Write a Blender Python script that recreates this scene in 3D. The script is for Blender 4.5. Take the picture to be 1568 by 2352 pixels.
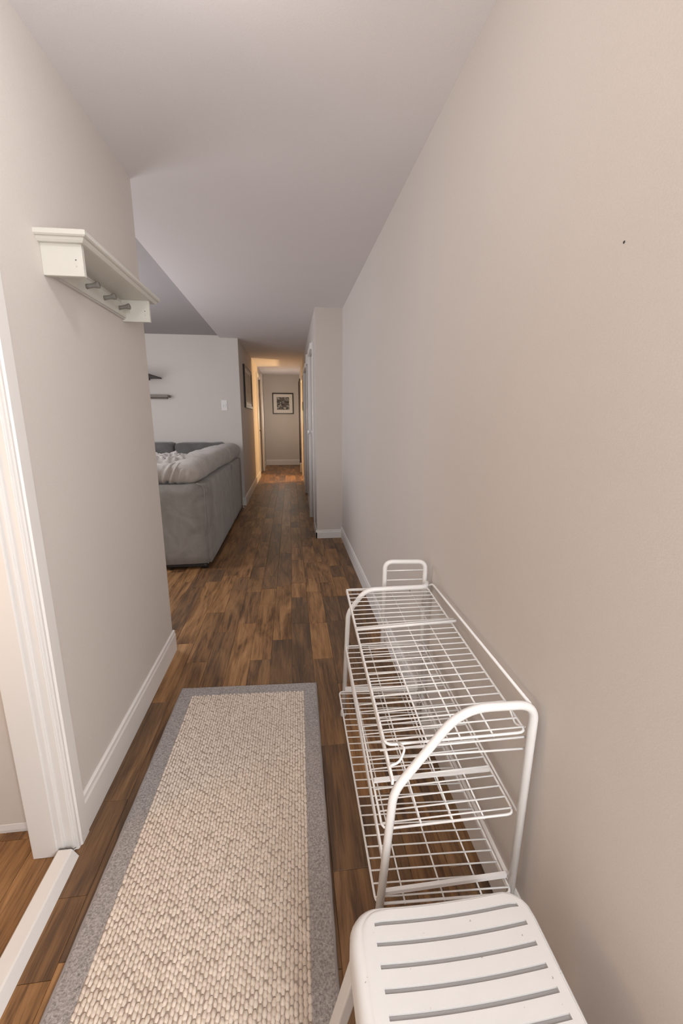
import bpy, bmesh, math, random
from mathutils import Vector, Matrix
random.seed(7)
S = bpy.context.scene
for o in list(bpy.data.objects):
    bpy.data.objects.remove(o)
COL = S.collection

# ------------------------------------------------------------------ camera
H_CAM = 1.40
cd = bpy.data.cameras.new('camera')
cd.sensor_fit = 'VERTICAL'; cd.sensor_height = 36.0
cd.lens = 960.0 * 36.0 / 2352.0
cd.clip_start = 0.02; cd.clip_end = 100
cam = bpy.data.objects.new('camera', cd); COL.objects.link(cam)
right = Vector((0.99286444, -0.1192309, 0.00204821))
down = Vector((-0.02388803, -0.21569054, -0.97616953))
fwd = Vector((0.11683135, 0.96915509, -0.21699966))
mw = Matrix((right, -down, -fwd)).transposed().to_4x4()
mw.translation = Vector((0, 0, H_CAM))
cam.matrix_world = mw
S.camera = cam

# ------------------------------------------------------------------ world, lights, exposure
w = bpy.data.worlds.new('world'); S.world = w; w.use_nodes = True
w.node_tree.nodes['Background'].inputs[0].default_value = (0.90, 0.92, 1.0, 1)
w.node_tree.nodes['Background'].inputs[1].default_value = 0.6
S.view_settings.view_transform = 'Standard'
S.view_settings.look = 'None'
S.view_settings.exposure = 0.04
S.view_settings.gamma = 1.0
S.view_settings.use_curve_mapping = False

def light(name, kind, loc, power, col, size=0.2, rot=None, size_y=None):
    ld = bpy.data.lights.new(name, kind)
    ld.energy = power; ld.color = col
    if kind == 'AREA':
        ld.shape = 'RECTANGLE' if size_y else 'DISK'; ld.size = size
        if size_y: ld.size_y = size_y
    else:
        ld.shadow_soft_size = size
    o = bpy.data.objects.new(name, ld); COL.objects.link(o); o.location = loc
    if rot: o.rotation_euler = rot
    return o
PI = math.pi
light('entry_ceiling_lamp', 'POINT', (-0.26, 0.98, 2.30), 5.8, (1.0, 0.99, 0.98), 0.04)
light('entry_fill', 'AREA', (0.54, -0.70, 1.50), 74, (0.975, 0.985, 0.985), 0.6, (PI / 2, 0, math.radians(60)), 1.5)  # added fill behind the camera, turned to brighten the left wall; no real source
light('living_room_fill', 'POINT', (-2.7, 3.9, 1.75), 138, (0.96, 0.965, 1.0), 0.75)  # added soft fill, hidden, to even out the corridor and its ceiling
light('hall_end_fill', 'POINT', (-0.24, 11.9, 1.5), 15, (1.0, 0.88, 0.75), 0.25)  # added fill to lift the end wall, hangs free without a fixture
light('side_room_lamp', 'POINT', (-1.32, 0.90, 1.15), 9.5, (1.0, 0.60, 0.28), 0.12)
light('bedroom_lamp', 'POINT', (1.25, 10.15, 1.55), 130, (1.0, 0.64, 0.29), 0.08)

# ------------------------------------------------------------------ materials
def new_mat(name):
    m = bpy.data.materials.new(name); m.use_nodes = True
    nt = m.node_tree
    return m, nt, nt.nodes['Principled BSDF']

def mixc(nt, fac, a, b, blend='MIX'):
    n = nt.nodes.new('ShaderNodeMix'); n.data_type = 'RGBA'; n.blend_type = blend
    for sock, v in ((n.inputs[0], fac), (n.inputs[6], a), (n.inputs[7], b)):
        if hasattr(v, 'links'): nt.links.new(v, sock)
        elif isinstance(v, (tuple, list)): sock.default_value = (*v[:3], 1)
        else: sock.default_value = v
    return n.outputs[2]

def math_n(nt, op, a, b=0.0, c=0.0, clamp=False):
    n = nt.nodes.new('ShaderNodeMath'); n.operation = op; n.use_clamp = clamp
    for i, v in enumerate((a, b, c)):
        if hasattr(v, 'links'): nt.links.new(v, n.inputs[i])
        else: n.inputs[i].default_value = v
    return n.outputs[0]

def coords(nt, scale=(1, 1, 1), space='Position', offset=None):
    if space == 'Position':
        src = nt.nodes.new('ShaderNodeNewGeometry').outputs['Position']
    else:
        src = nt.nodes.new('ShaderNodeTexCoord').outputs[space]
    if offset is not None:
        a = nt.nodes.new('ShaderNodeVectorMath'); a.operation = 'ADD'
        nt.links.new(src, a.inputs[0]); nt.links.new(offset, a.inputs[1]); src = a.outputs[0]
    mp = nt.nodes.new('ShaderNodeMapping'); mp.inputs['Scale'].default_value = scale
    nt.links.new(src, mp.inputs['Vector'])
    return mp.outputs[0]

def noise(nt, vec, scale, detail=3, rough=0.55, dist=0.0):
    n = nt.nodes.new('ShaderNodeTexNoise'); n.inputs['Scale'].default_value = scale
    n.inputs['Detail'].default_value = detail; n.inputs['Roughness'].default_value = rough
    n.inputs['Distortion'].default_value = dist
    nt.links.new(vec, n.inputs['Vector'])
    return n.outputs['Fac']

def ramp(nt, fac, stops, interp='LINEAR'):
    r = nt.nodes.new('ShaderNodeValToRGB'); r.color_ramp.interpolation = interp
    el = r.color_ramp.elements
    while len(el) < len(stops): el.new(0.5)
    for e, (p, c) in zip(el, stops):
        e.position = p
        e.color = (*c, 1) if isinstance(c, (tuple, list)) else (c, c, c, 1)
    nt.links.new(fac, r.inputs[0])
    return r.outputs[0]

def bump(nt, bsdf, h, strength, dist=0.002):
    b = nt.nodes.new('ShaderNodeBump'); b.inputs['Strength'].default_value = strength
    b.inputs['Distance'].default_value = dist
    nt.links.new(h, b.inputs['Height']); nt.links.new(b.outputs[0], bsdf.inputs['Normal'])

def paint(name, col, rough=0.5, var=0.03, bscale=350, bstr=0.15, bdist=0.0006, vscale=3.0):
    m, nt, bs = new_mat(name)
    v = coords(nt)
    n = noise(nt, v, vscale, 4)
    lo = tuple(c * (1 - var) for c in col); hi = tuple(min(1, c * (1 + var)) for c in col)
    c = mixc(nt, n, lo, hi)
    nt.links.new(c, bs.inputs['Base Color'])
    bs.inputs['Roughness'].default_value = rough
    if bstr: bump(nt, bs, noise(nt, v, bscale, 2), bstr, bdist)
    return m

def wall_paint(name, col, rough=0.75):
    m, nt, bs = new_mat(name)
    v = coords(nt)
    n1 = noise(nt, v, 2.0, 3)
    n2 = noise(nt, v, 420, 2, 0.6)
    c = mixc(nt, n1, tuple(c * 0.975 for c in col), tuple(c * 1.025 for c in col))
    sp = ramp(nt, n2, [(0.25, 0.90), (0.75, 1.08)])
    c = mixc(nt, 0.5, c, sp, 'MULTIPLY')
    nt.links.new(c, bs.inputs['Base Color'])
    bs.inputs['Roughness'].default_value = rough
    bs.inputs['Specular IOR Level'].default_value = 0.3
    h = math_n(nt, 'ADD', noise(nt, v, 160, 3), math_n(nt, 'MULTIPLY', n2, 0.6))
    bump(nt, bs, h, 0.25, 0.0008)
    return m

M_WALL = wall_paint('greige_wall_paint', (0.66, 0.61, 0.57))
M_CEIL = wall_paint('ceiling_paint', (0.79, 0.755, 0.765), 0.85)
M_CEIL2 = wall_paint('living_ceiling_darker_grey', (0.44, 0.42, 0.425), 0.85)  # same finish as the corridor ceiling in a darker grey
M_TRIM = paint('white_trim_gloss', (0.80, 0.775, 0.755), 0.40, 0.015, 300, 0.0, 0.0002)
M_SIDE = wall_paint('side_room_paint', (0.70, 0.57, 0.455))
M_CREAM = paint('cream_shelf_paint', (0.63, 0.61, 0.555), 0.4, 0.03, 90, 0.1, 0.0006)
M_WIRE = paint('white_powder_coat', (0.86, 0.85, 0.84), 0.28, 0.03, 500, 0.06, 0.0003)
M_PEG = paint('dark_grey_peg', (0.21, 0.20, 0.18), 0.45, 0.1)
M_HOLE = paint('screw_hole', (0.06, 0.055, 0.05), 0.7, 0.1)
M_BLACK = paint('black_plastic', (0.02, 0.018, 0.018), 0.5, 0.1)
M_FRAME = paint('black_frame', (0.025, 0.015, 0.012), 0.4, 0.15)
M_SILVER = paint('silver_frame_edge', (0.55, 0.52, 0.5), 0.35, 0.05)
M_MAT = paint('white_mat_board', (0.80, 0.76, 0.71), 0.8, 0.02)
M_DARKDOOR = paint('dark_brown_door_wood', (0.055, 0.028, 0.018), 0.45, 0.2)
M_SHELFDARK = paint('dark_shelf_wood', (0.022, 0.015, 0.012), 0.5, 0.2)
M_SHELFBROWN = paint('brown_shelf_wood', (0.20, 0.165, 0.14), 0.55, 0.15)
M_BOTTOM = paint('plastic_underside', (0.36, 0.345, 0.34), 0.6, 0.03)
M_LATEX = paint('grey_rug_binding', (0.30, 0.27, 0.26), 0.9, 0.1)

def plastic():
    m, nt, bs = new_mat('white_moulded_plastic')
    v = coords(nt)
    scuff = noise(nt, v, 9, 5, 0.6)
    c = mixc(nt, scuff, (0.64, 0.622, 0.61), (0.69, 0.675, 0.665))
    sp = ramp(nt, noise(nt, v, 95, 2), [(0.0, 0.35), (0.245, 0.5), (0.27, 1.0)])
    c = mixc(nt, 1.0, c, sp, 'MULTIPLY')
    nt.links.new(c, bs.inputs['Base Color'])
    bs.inputs['Roughness'].default_value = 0.42
    bump(nt, bs, noise(nt, v, 600, 2), 0.12, 0.0004)
    return m
M_PLASTIC = plastic()

def wood_floor():
    m, nt, bs = new_mat('brown_wood_plank')
    info = nt.nodes.new('ShaderNodeObjectInfo').outputs['Random']
    isl = nt.nodes.new('ShaderNodeNewGeometry').outputs['Random Per Island']
    att = nt.nodes.new('ShaderNodeAttribute'); att.attribute_name = 'stuff'
    rnd = math_n(nt, 'ADD', info, math_n(nt, 'MULTIPLY', isl, att.outputs['Fac']))
    rnd = math_n(nt, 'FRACT', rnd)
    comb = nt.nodes.new('ShaderNodeCombineXYZ')
    nt.links.new(math_n(nt, 'MULTIPLY', rnd, 37.0), comb.inputs[0])
    nt.links.new(math_n(nt, 'MULTIPLY', rnd, 91.0), comb.inputs[1])
    nt.links.new(math_n(nt, 'MULTIPLY', rnd, 13.0), comb.inputs[2])
    v = coords(nt, (9, 1.1, 1), offset=comb.outputs[0])
    v2 = coords(nt, (70, 2.6, 1), offset=comb.outputs[0])
    v3 = coords(nt, (3.2, 1.3, 1), offset=comb.outputs[0])
    big = noise(nt, v, 1.6, 5, 0.6, 1.2)
    fine = noise(nt, v2, 1.6, 4, 0.65, 0.3)
    patch = noise(nt, v3, 1.8, 3, 0.5)
    r2 = math_n(nt, 'FRACT', math_n(nt, 'MULTIPLY', rnd, 7.31))
    tone = math_n(nt, 'ADD', math_n(nt, 'MULTIPLY_ADD', big, 1.05, -0.20), math_n(nt, 'MULTIPLY_ADD', fine, 0.60, -0.08))
    tone = math_n(nt, 'ADD', tone, math_n(nt, 'MULTIPLY', math_n(nt, 'SUBTRACT', r2, 0.5), 0.17))
    c = ramp(nt, tone, [(0.28, (0.050, 0.024, 0.011)), (0.42, (0.130, 0.062, 0.025)),
                        (0.54, (0.235, 0.118, 0.047)), (0.68, (0.34, 0.178, 0.073)), (0.85, (0.44, 0.245, 0.110))])
    grey = mixc(nt, 0.5, c, (0.105, 0.070, 0.046))
    f = ramp(nt, math_n(nt, 'ADD', math_n(nt, 'MULTIPLY', r2, 0.6), math_n(nt, 'MULTIPLY', patch, 0.4)),
             [(0.30, 1.0), (0.60, 0.0)])
    c = mixc(nt, f, c, grey)
    # dark pores and knots
    pore = ramp(nt, noise(nt, coords(nt, (150, 5, 1), offset=comb.outputs[0]), 1.5, 2, 0.6), [(0.30, 0.55), (0.42, 1.0)])
    c = mixc(nt, 0.75, c, pore, 'MULTIPLY')
    nt.links.new(c, bs.inputs['Base Color'])
    rr = math_n(nt, 'MULTIPLY_ADD', fine, 0.18, 0.36)
    nt.links.new(rr, bs.inputs['Roughness'])
    bs.inputs['Specular IOR Level'].default_value = 0.42
    bump(nt, bs, math_n(nt, 'ADD', fine, big), 0.16, 0.0012)
    return m
M_WOOD = wood_floor()
M_SUB = paint('subfloor', (0.03, 0.018, 0.012), 0.9, 0.1)

def suede(name, lo, hi):
    m, nt, bs = new_mat(name)
    v = coords(nt)
    a = noise(nt, v, 5.5, 5, 0.62, 0.8)
    b = noise(nt, coords(nt, (1, 1, 0.35)), 26, 3, 0.6)
    t = math_n(nt, 'ADD', math_n(nt, 'MULTIPLY', a, 0.75), math_n(nt, 'MULTIPLY', b, 0.25))
    c = ramp(nt, t, [(0.32, lo), (0.68, hi)])
    nt.links.new(c, bs.inputs['Base Color'])
    bs.inputs['Roughness'].default_value = 0.95
    bs.inputs['Sheen Weight'].default_value = 0.25
    bs.inputs['Specular IOR Level'].default_value = 0.15
    bump(nt, bs, noise(nt, v, 500, 2), 0.2, 0.0008)
    return m
M_SUEDE = suede('grey_microsuede', (0.205, 0.190, 0.172), (0.31, 0.29, 0.265))
M_SUEDE_DK = suede('charcoal_microsuede', (0.10, 0.098, 0.095), (0.15, 0.145, 0.14))
M_THROW = suede('pale_grey_fleece', (0.36, 0.335, 0.315), (0.52, 0.48, 0.455))
M_CUSH = suede('taupe_grey_cushion_suede', (0.34, 0.305, 0.28), (0.48, 0.44, 0.40))

def rug_mat(name, lo, hi, sc, bstr):
    m, nt, bs = new_mat(name)
    v = coords(nt)
    isl = nt.nodes.new('ShaderNodeNewGeometry').outputs['Random Per Island']
    n = noise(nt, v, sc, 3, 0.7)
    t = math_n(nt, 'ADD', math_n(nt, 'MULTIPLY', n, 0.7), math_n(nt, 'MULTIPLY', isl, 0.3))
    c = ramp(nt, t, [(0.30, lo), (0.70, hi)])
    nt.links.new(c, bs.inputs['Base Color'])
    bs.inputs['Roughness'].default_value = 1.0
    bs.inputs['Specular IOR Level'].default_value = 0.1
    bump(nt, bs, n, bstr, 0.004)
    return m
M_RUG = rug_mat('beige_woven_wool', (0.66, 0.57, 0.485), (0.82, 0.725, 0.635), 260, 0.3)
M_RUGBACK = paint('rug_backing', (0.36, 0.29, 0.24), 0.95, 0.1)
M_BORDER = rug_mat('grey_rug_border', (0.11, 0.10, 0.096), (0.61, 0.56, 0.54), 170, 1.0)

def print_mat():
    m, nt, bs = new_mat('black_and_white_print')
    v = coords(nt, (1, 1, 1))
    n = noise(nt, v, 14, 4, 0.6, 1.0)
    n2 = noise(nt, v, 60, 3, 0.6, 0.5)
    t = math_n(nt, 'ADD', math_n(nt, 'MULTIPLY', n, 0.7), math_n(nt, 'MULTIPLY', n2, 0.3))
    c = ramp(nt, t, [(0.40, (0.03, 0.027, 0.025)), (0.52, (0.10, 0.09, 0.08)), (0.58, (0.45, 0.42, 0.38)), (0.68, (0.7, 0.66, 0.6))])
    nt.links.new(c, bs.inputs['Base Color']); bs.inputs['Roughness'].default_value = 0.6
    return m
M_PRINT = print_mat()
def print2():
    m, nt, bs = new_mat('soft_grey_print')
    v = coords(nt)
    n = noise(nt, coords(nt, (1, 1, 2.2)), 3.0, 4, 0.5)
    c = ramp(nt, n, [(0.35, (0.13, 0.11, 0.10)), (0.65, (0.28, 0.25, 0.23))])
    nt.links.new(c, bs.inputs['Base Color']); bs.inputs['Roughness'].default_value = 0.35
    return m
M_PRINT2 = print2()

# ------------------------------------------------------------------ mesh helpers
ORG = {}
def origin(o):
    return ORG.get(o.name, Vector((0, 0, 0))) if o else Vector((0, 0, 0))

def link(name, me, mat, parent=None, smooth=False):
    o = bpy.data.objects.new(name, me); COL.objects.link(o)
    off = origin(parent)
    if parent:
        o.parent = parent
        if off.length: me.transform(Matrix.Translation(-off))
    ORG[o.name] = off
    if mat: me.materials.append(mat)
    if smooth:
        for p in me.polygons: p.use_smooth = True
    return o

def from_bm(name, bm, mat, parent=None, smooth=False):
    bmesh.ops.recalc_face_normals(bm, faces=bm.faces)
    me = bpy.data.meshes.new(name); bm.to_mesh(me); bm.free()
    return link(name, me, mat, parent, smooth)

def from_py(name, vs, fs, mat, parent=None, smooth=False):
    me = bpy.data.meshes.new(name); me.from_pydata([tuple(v) for v in vs], [], fs); me.update()
    return link(name, me, mat, parent, smooth)

def add_box(bm, x0, x1, y0, y1, z0, z1, bev=0.0, seg=1):
    r = bmesh.ops.create_cube(bm, size=1.0)
    vs = r['verts']
    for v in vs:
        v.co = Vector(((x0 + x1) / 2 + v.co.x * (x1 - x0), (y0 + y1) / 2 + v.co.y * (y1 - y0), (z0 + z1) / 2 + v.co.z * (z1 - z0)))
    if bev > 0:
        es = list({e for v in vs for e in v.link_edges})
        bmesh.ops.bevel(bm, geom=es, offset=bev, segments=seg, affect='EDGES', profile=0.5)

def box(name, x0, x1, y0, y1, z0, z1, mat, parent=None, bev=0.0, seg=1, smooth=False):
    bm = bmesh.new(); add_box(bm, x0, x1, y0, y1, z0, z1, bev, seg)
    return from_bm(name, bm, mat, parent, smooth)

def struct(o, kind='structure'):
    o['kind'] = kind
    return o

def thing(name, loc, label, cat, group=None):
    o = bpy.data.objects.new(name, None); COL.objects.link(o)
    o.location = loc; o.empty_display_size = 0.05
    o['label'] = label; o['category'] = cat
    if group: o['group'] = group
    ORG[o.name] = Vector(loc)
    return o

def tag(o, label, cat, group=None):
    o['label'] = label; o['category'] = cat
    if group: o['group'] = group
    return o

def fillet(pts, rad, n=6):
    """round the inner corners of a polyline"""
    pts = [Vector(p) for p in pts]; out = [pts[0]]
    for i in range(1, len(pts) - 1):
        a, b, c = pts[i - 1], pts[i], pts[i + 1]
        r = rad[i - 1] if isinstance(rad, (list, tuple)) else rad
        d1 = (a - b); d2 = (c - b)
        r = min(r, d1.length * 0.49, d2.length * 0.49)
        p, q = b + d1.normalized() * r, b + d2.normalized() * r
        for k in range(n + 1):
            t = k / n
            out.append(p * (1 - t) ** 2 + b * 2 * t * (1 - t) + q * t * t)
    out.append(pts[-1]); return out

def add_tube(bm, pts, r, sides=8, closed=False, sx=1.0):
    pts = [Vector(p) for p in pts]; n = len(pts); rings = []
    t0 = (pts[1] - pts[0]).normalized()
    up = Vector((0, 0, 1)) if abs(t0.z) < 0.9 else Vector((1, 0, 0))
    nrm = (up - t0 * up.dot(t0)).normalized()
    for i in range(n):
        if closed: t = (pts[(i + 1) % n] - pts[i - 1]).normalized()
        elif i == 0: t = t0
        elif i == n - 1: t = (pts[-1] - pts[-2]).normalized()
        else: t = ((pts[i + 1] - pts[i]).normalized() + (pts[i] - pts[i - 1]).normalized()).normalized()
        nrm = (nrm - t * nrm.dot(t)).normalized(); bi = t.cross(nrm)
        rings.append([bm.verts.new(pts[i] + nrm * (r * math.cos(a)) + bi * (r * sx * math.sin(a)))
                      for a in [2 * math.pi * k / sides for k in range(sides)]])
    m = n if closed else n - 1
    for i in range(m):
        A, B = rings[i], rings[(i + 1) % n]
        for k in range(sides):
            bm.faces.new((A[k], A[(k + 1) % sides], B[(k + 1) % sides], B[k]))
    if not closed:
        bm.faces.new(rings[0][::-1]); bm.faces.new(rings[-1])

def tube(name, pts, r, mat, parent=None, sides=8, closed=False, sx=1.0):
    bm = bmesh.new(); add_tube(bm, pts, r, sides, closed, sx)
    return from_bm(name, bm, mat, parent, True)

def add_prism(bm, prof, axis, a0, a1):
    """extrude a 2-D profile along an axis; prof gives the other two coordinates in order"""
    def P(p, a):
        return {'x': (a, p[0], p[1]), 'y': (p[0], a, p[1]), 'z': (p[0], p[1], a)}[axis]
    A = [bm.verts.new(P(p, a0)) for p in prof]; B = [bm.verts.new(P(p, a1)) for p in prof]
    n = len(prof)
    for i in range(n): bm.faces.new((A[i], A[(i + 1) % n], B[(i + 1) % n], B[i]))
    bm.faces.new(A[::-1]); bm.faces.new(B)

def prism(name, prof, axis, a0, a1, mat, parent=None):
    bm = bmesh.new(); add_prism(bm, prof, axis, a0, a1)
    return from_bm(name, bm, mat, parent)

def lathe(bm, prof, base, axis, n=16):
    """profile (radius, distance) turned about an axis direction"""
    ax = Vector(axis).normalized(); u = ax.orthogonal().normalized(); v = ax.cross(u)
    rings = []
    for r, d in prof:
        rings.append([bm.verts.new(Vector(base) + ax * d + (u * math.cos(2 * math.pi * k / n) + v * math.sin(2 * math.pi * k / n)) * r) for k in range(n)])
    for A, B in zip(rings, rings[1:]):
        for k in range(n): bm.faces.new((A[k], A[(k + 1) % n], B[(k + 1) % n], B[k]))
    bm.faces.new(rings[0][::-1]); bm.faces.new(rings[-1])

# ------------------------------------------------------------------ plan of the place
XL, XR, YL, YR, XR0, XH, YH, YE = -0.744, 0.591, 2.439, 4.850, 0.290, -0.766, 6.933, 13.20
XP = -0.920            # far face of the left partition
def ceil_z(y): return 2.5317 + 0.0136 * (y - 2)
def top(y): return ceil_z(y) + 0.06

# ceiling of the entry and corridor: one slab with its left edge dropped below the living room ceiling
def slab(name, xs0, xs1, y0, y1, dz, mat, th=0.12):
    vs = []
    for x, y in ((xs0, y0), (xs1, y0), (xs1, y1), (xs0, y1)):
        vs.append((x, y, ceil_z(y) + dz))
    vs += [(x, y, z + th) for x, y, z in vs]
    fs = [(0, 3, 2, 1), (4, 5, 6, 7), (0, 1, 5, 4), (1, 2, 6, 5), (2, 3, 7, 6), (3, 0, 4, 7)]
    return struct(from_py(name, vs, fs, mat))
bmc = bmesh.new()
def cslab(bm, pts, dz, th):
    lo = [bm.verts.new((x, y, ceil_z(y) + dz)) for x, y in pts]
    hi = [bm.verts.new((x, y, ceil_z(y) + dz + th)) for x, y in pts]
    n = len(pts)
    for i in range(n): bm.faces.new((lo[i], lo[(i + 1) % n], hi[(i + 1) % n], hi[i]))
    bm.faces.new(lo[::-1]); bm.faces.new(hi)
cslab(bmc, [(-0.985, -3.0), (0.80, -3.0), (0.80, YE + 0.3), (-1.035, YE + 0.3), (-1.03, YH), (-0.965, 3.1), (-0.95, 2.44)], 0, 0.14)
struct(from_bm('ceiling', bmc, M_CEIL))
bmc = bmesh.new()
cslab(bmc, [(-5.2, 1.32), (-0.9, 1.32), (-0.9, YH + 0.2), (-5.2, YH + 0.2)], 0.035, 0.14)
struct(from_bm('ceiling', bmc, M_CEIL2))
bmc = bmesh.new()
cslab(bmc, [(-3.4, -1.5), (-0.9, -1.5), (-0.9, 1.40), (-3.4, 1.40)], 0.0, 0.14)
struct(from_bm('ceiling', bmc, M_CEIL))
bmc = bmesh.new()
cslab(bmc, [(0.7, 9.0), (2.9, 9.0), (2.9, 11.6), (0.7, 11.6)], 0.0, 0.14)
struct(from_bm('ceiling', bmc, M_CEIL))

# walls
def wall(name, x0, x1, y0, y1, mat=M_WALL, z0=-0.02, z1=None):
    z = z1 if z1 is not None else max(top(y0), top(y1))
    return struct(box(name, x0, x1, y0, y1, z0, z, mat))
bm = bmesh.new(); add_box(bm, XP + 0.06, XL, 1.222, 1.32, -0.02, top(2)); add_box(bm, XP, XL, 1.32, YL, -0.02, top(2))
w_left = struct(from_bm('wall_left', bm, M_WALL))
# the same wall above the side-room doorway and behind the camera
wl2 = wall('wall_left', XP + 0.06, XL, -3.0, 0.20)
wl3 = wall('wall_left', XP + 0.06, XL, 0.20, 1.222, z0=2.06)
w_right = wall('wall_right', XR, XR + 0.12, -3.0, YR)
bm = bmesh.new()
add_box(bm, XR0, XR + 0.12, YR, 5.32, -0.02, top(6))
add_box(bm, XR0, XR0 + 0.12, 5.32, 5.95, 2.22, top(6))
add_box(bm, XR0, XR0 + 0.12, 5.95, 7.20, -0.02, top(8))
add_box(bm, XR0, XR0 + 0.12, 7.20, 8.00, 2.22, top(8))
add_box(bm, XR0, XR0 + 0.12, 8.00, 9.72, -0.02, top(10))
add_box(bm, XR0, XR0 + 0.12, 9.72, 10.55, 2.26, top(11))
add_box(bm, XR0, XR0 + 0.12, 10.55, YE, -0.02, top(13))
struct(from_bm('wall_right_hall', bm, M_WALL))
bm = bmesh.new()
add_box(bm, -5.2, XH, YH, YH + 0.12, -0.02, top(7))
struct(from_bm('wall_back', bm, M_WALL))
bm = bmesh.new()
add_box(bm, XH - 0.12, XH, YH + 0.12, 10.50, -0.02, top(10))
add_box(bm, XH - 0.12, XH, 10.50, 11.60, 2.40, top(11))
add_box(bm, XH - 0.12, XH, 11.60, YE, -0.02, top(13))
struct(from_bm('wall_left_hall', bm, M_WALL))
wall('wall_end', XH - 0.12, XR0 + 0.12, YE, YE + 0.12)
wall('wall_front', XP, XR + 0.12, -3.12, -3.0)
# living room shell out of view
wall('wall_living_left', -5.32, -5.2, 1.20, YH + 0.12)
bm = bmesh.new(); add_box(bm, -5.2, XP, 1.30, 1.40, -0.02, top(1.4))
struct(from_bm('wall_living_front', bm, M_WALL))
# side room shell
bm = bmesh.new(); add_box(bm, -3.4, XP + 0.06, 1.312, 1.322, -0.02, top(1.3))
struct(from_bm('wall_side_room', bm, M_SIDE))
wall('wall_side_room_left', -3.52, -3.4, -1.5, 1.40, M_SIDE)
wall('wall_side_room_front', -3.4, XP + 0.06, -1.62, -1.5, M_SIDE)
# room at the right of the far corridor
wall('wall_bedroom_near', 0.42, 2.9, 8.9, 9.0)
wall('wall_bedroom_far', 0.42, 2.9, 11.6, 11.7)
wall('wall_bedroom_right', 2.9, 3.0, 8.9, 11.7)

# nail hole in the right wall
bm = bmesh.new(); lathe(bm, [(0.0028, 0), (0.0022, 0.0012)], (XR + 0.0004, 0.756, 1.705), (-1, 0, 0), 10)
tag(from_bm('nail_hole', bm, M_HOLE), 'tiny dark nail hole high on the right wall', 'nail hole')

# ------------------------------------------------------------------ floor of planks
floor = struct(box('floor', -5.2, 2.9, -3.0, YE + 0.1, -0.06, -0.009, M_SUB))
PW = 0.1235
rug_o = Vector((-0.597, 2.042, 0)); rug_u = Vector((1, -0.046, 0)); rug_v = Vector((-0.0150, -1, 0))
RUG_W, RUG_L = 0.700, 1.98
def in_rug(x, y):
    d = Vector((x, y, 0)) - rug_o
    det = rug_u.x * rug_v.y - rug_u.y * rug_v.x
    u = (d.x * rug_v.y - d.y * rug_v.x) / det; v = (rug_u.x * d.y - rug_u.y * d.x) / det
    return 0.01 < u < RUG_W - 0.01 and 0.01 < v < RUG_L
def plank_geo(L, W=PW):
    g, c, b = 0.0004, 0.0013, 0.0011
    vs = []
    for (ins, z) in ((g + c, 0.0), (g, -b), (g, -0.009)):
        vs += [(ins, ins, z), (W - ins, ins, z), (W - ins, L - ins, z), (ins, L - ins, z)]
    fs = [(0, 1, 2, 3)]
    for k in (0, 4):
        for i in range(4): fs.append((k + i, k + 4 + i, k + 4 + (i + 1) % 4, k + (i + 1) % 4))
    return vs, fs
joints = {  # row index (0 = plank whose left edge is x -0.023): joints measured along the corridor
    -6: [0.30, 0.865, 1.062, 1.389, 1.95, 2.52], 1: [0.42, 1.042, 1.569, 2.25, 2.70], -5: [0.9, 1.6, 2.295, 2.95],
    -3: [1.0, 1.8, 2.749, 3.30], 0: [0.8, 1.5, 2.20, 2.708, 3.15], -2: [0.7, 1.4, 2.28, 3.05], -1: [1.1, 1.9, 2.50, 3.4],
    2: [0.75, 1.3, 2.0, 2.72], -4: [0.9, 1.7, 2.64, 3.35]}
pieces = []
for row in range(-40, 24):
    x = -0.023 + row * PW
    if x < -5.15 or x > 2.75: continue
    rr = random.Random(row * 17 + 5)
    y = -3.0 if -1.0 < x < 0.6 else (-1.5 if x < -0.9 else 9.0)
    if x > 0.55 and y < 9.0: y = 9.0
    cuts = [y]
    if row in joints:
        while cuts[-1] < joints[row][0] - 0.5: cuts.append(cuts[-1] + rr.uniform(0.3, 0.7))
        cuts[-1] = min(cuts[-1], joints[row][0] - 0.2)
        cuts += joints[row]
    ymax = (YE + 0.05) if (-0.9 < x < 0.4) else (YH + 0.05 if x < 0.3 else (YR + 0.02 if x < 0.6 else 11.6))
    while cuts[-1] < ymax: cuts.append(cuts[-1] + rr.choice([0.3, 0.42, 0.55, 0.62, 0.75, 0.9]))
    cuts[-1] = max(ymax, cuts[-2] + 0.1) if len(cuts) > 1 else ymax
    for a, b in zip(cuts, cuts[1:]):
        if b <= a + 0.02 or a >= ymax: continue
        pieces.append((x, a, min(b, ymax) - a))
# which pieces are in view and how large they show
def show(p):
    x, y, L = p
    best = 0
    for fx in (0.1, 0.5, 0.9):
        for fy in (0.05, 0.5, 0.95):
            X, Y = x + PW * fx, y + L * fy
            d = Vector((X, Y, -H_CAM)); z = d.dot(fwd)
            if z < 0.2: continue
            px = 784 + 960 * d.dot(right) / z; py = 1176 + 960 * d.dot(down) / z
            if not (-20 < px < 1590 and -20 < py < 2380): continue
            if in_rug(X, Y): continue
            if X > XR or (Y > YR and X > XR0): continue
            # sight line past the left partition and its doorway
            if X < XL:
                yc = Y * XL / X if X else 0
                if 1.20 < yc < YL or Y > YH: continue
                if yc < 1.20 and Y > 1.29: continue
            best = max(best, 1e3 / z)
    return best
vis = sorted([(show(p), p) for p in pieces], key=lambda t: -t[0])
single = [p for s, p in vis[:300] if s > 0]
rest = [p for s, p in vis[len(single):]]
mesh_cache = {}
for (x, y, L) in single:
    key = round(L, 2)
    if key not in mesh_cache:
        me = bpy.data.meshes.new('plank'); vs, fs = plank_geo(key); me.from_pydata(vs, [], fs); me.update()
        me.materials.append(M_WOOD); mesh_cache[key] = me
    o = bpy.data.objects.new('plank', mesh_cache[key]); COL.objects.link(o)
    o.location = (x, y, 0); o.parent = floor
    o.scale = (1, L / key, 1)
V, F = [], []
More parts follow.
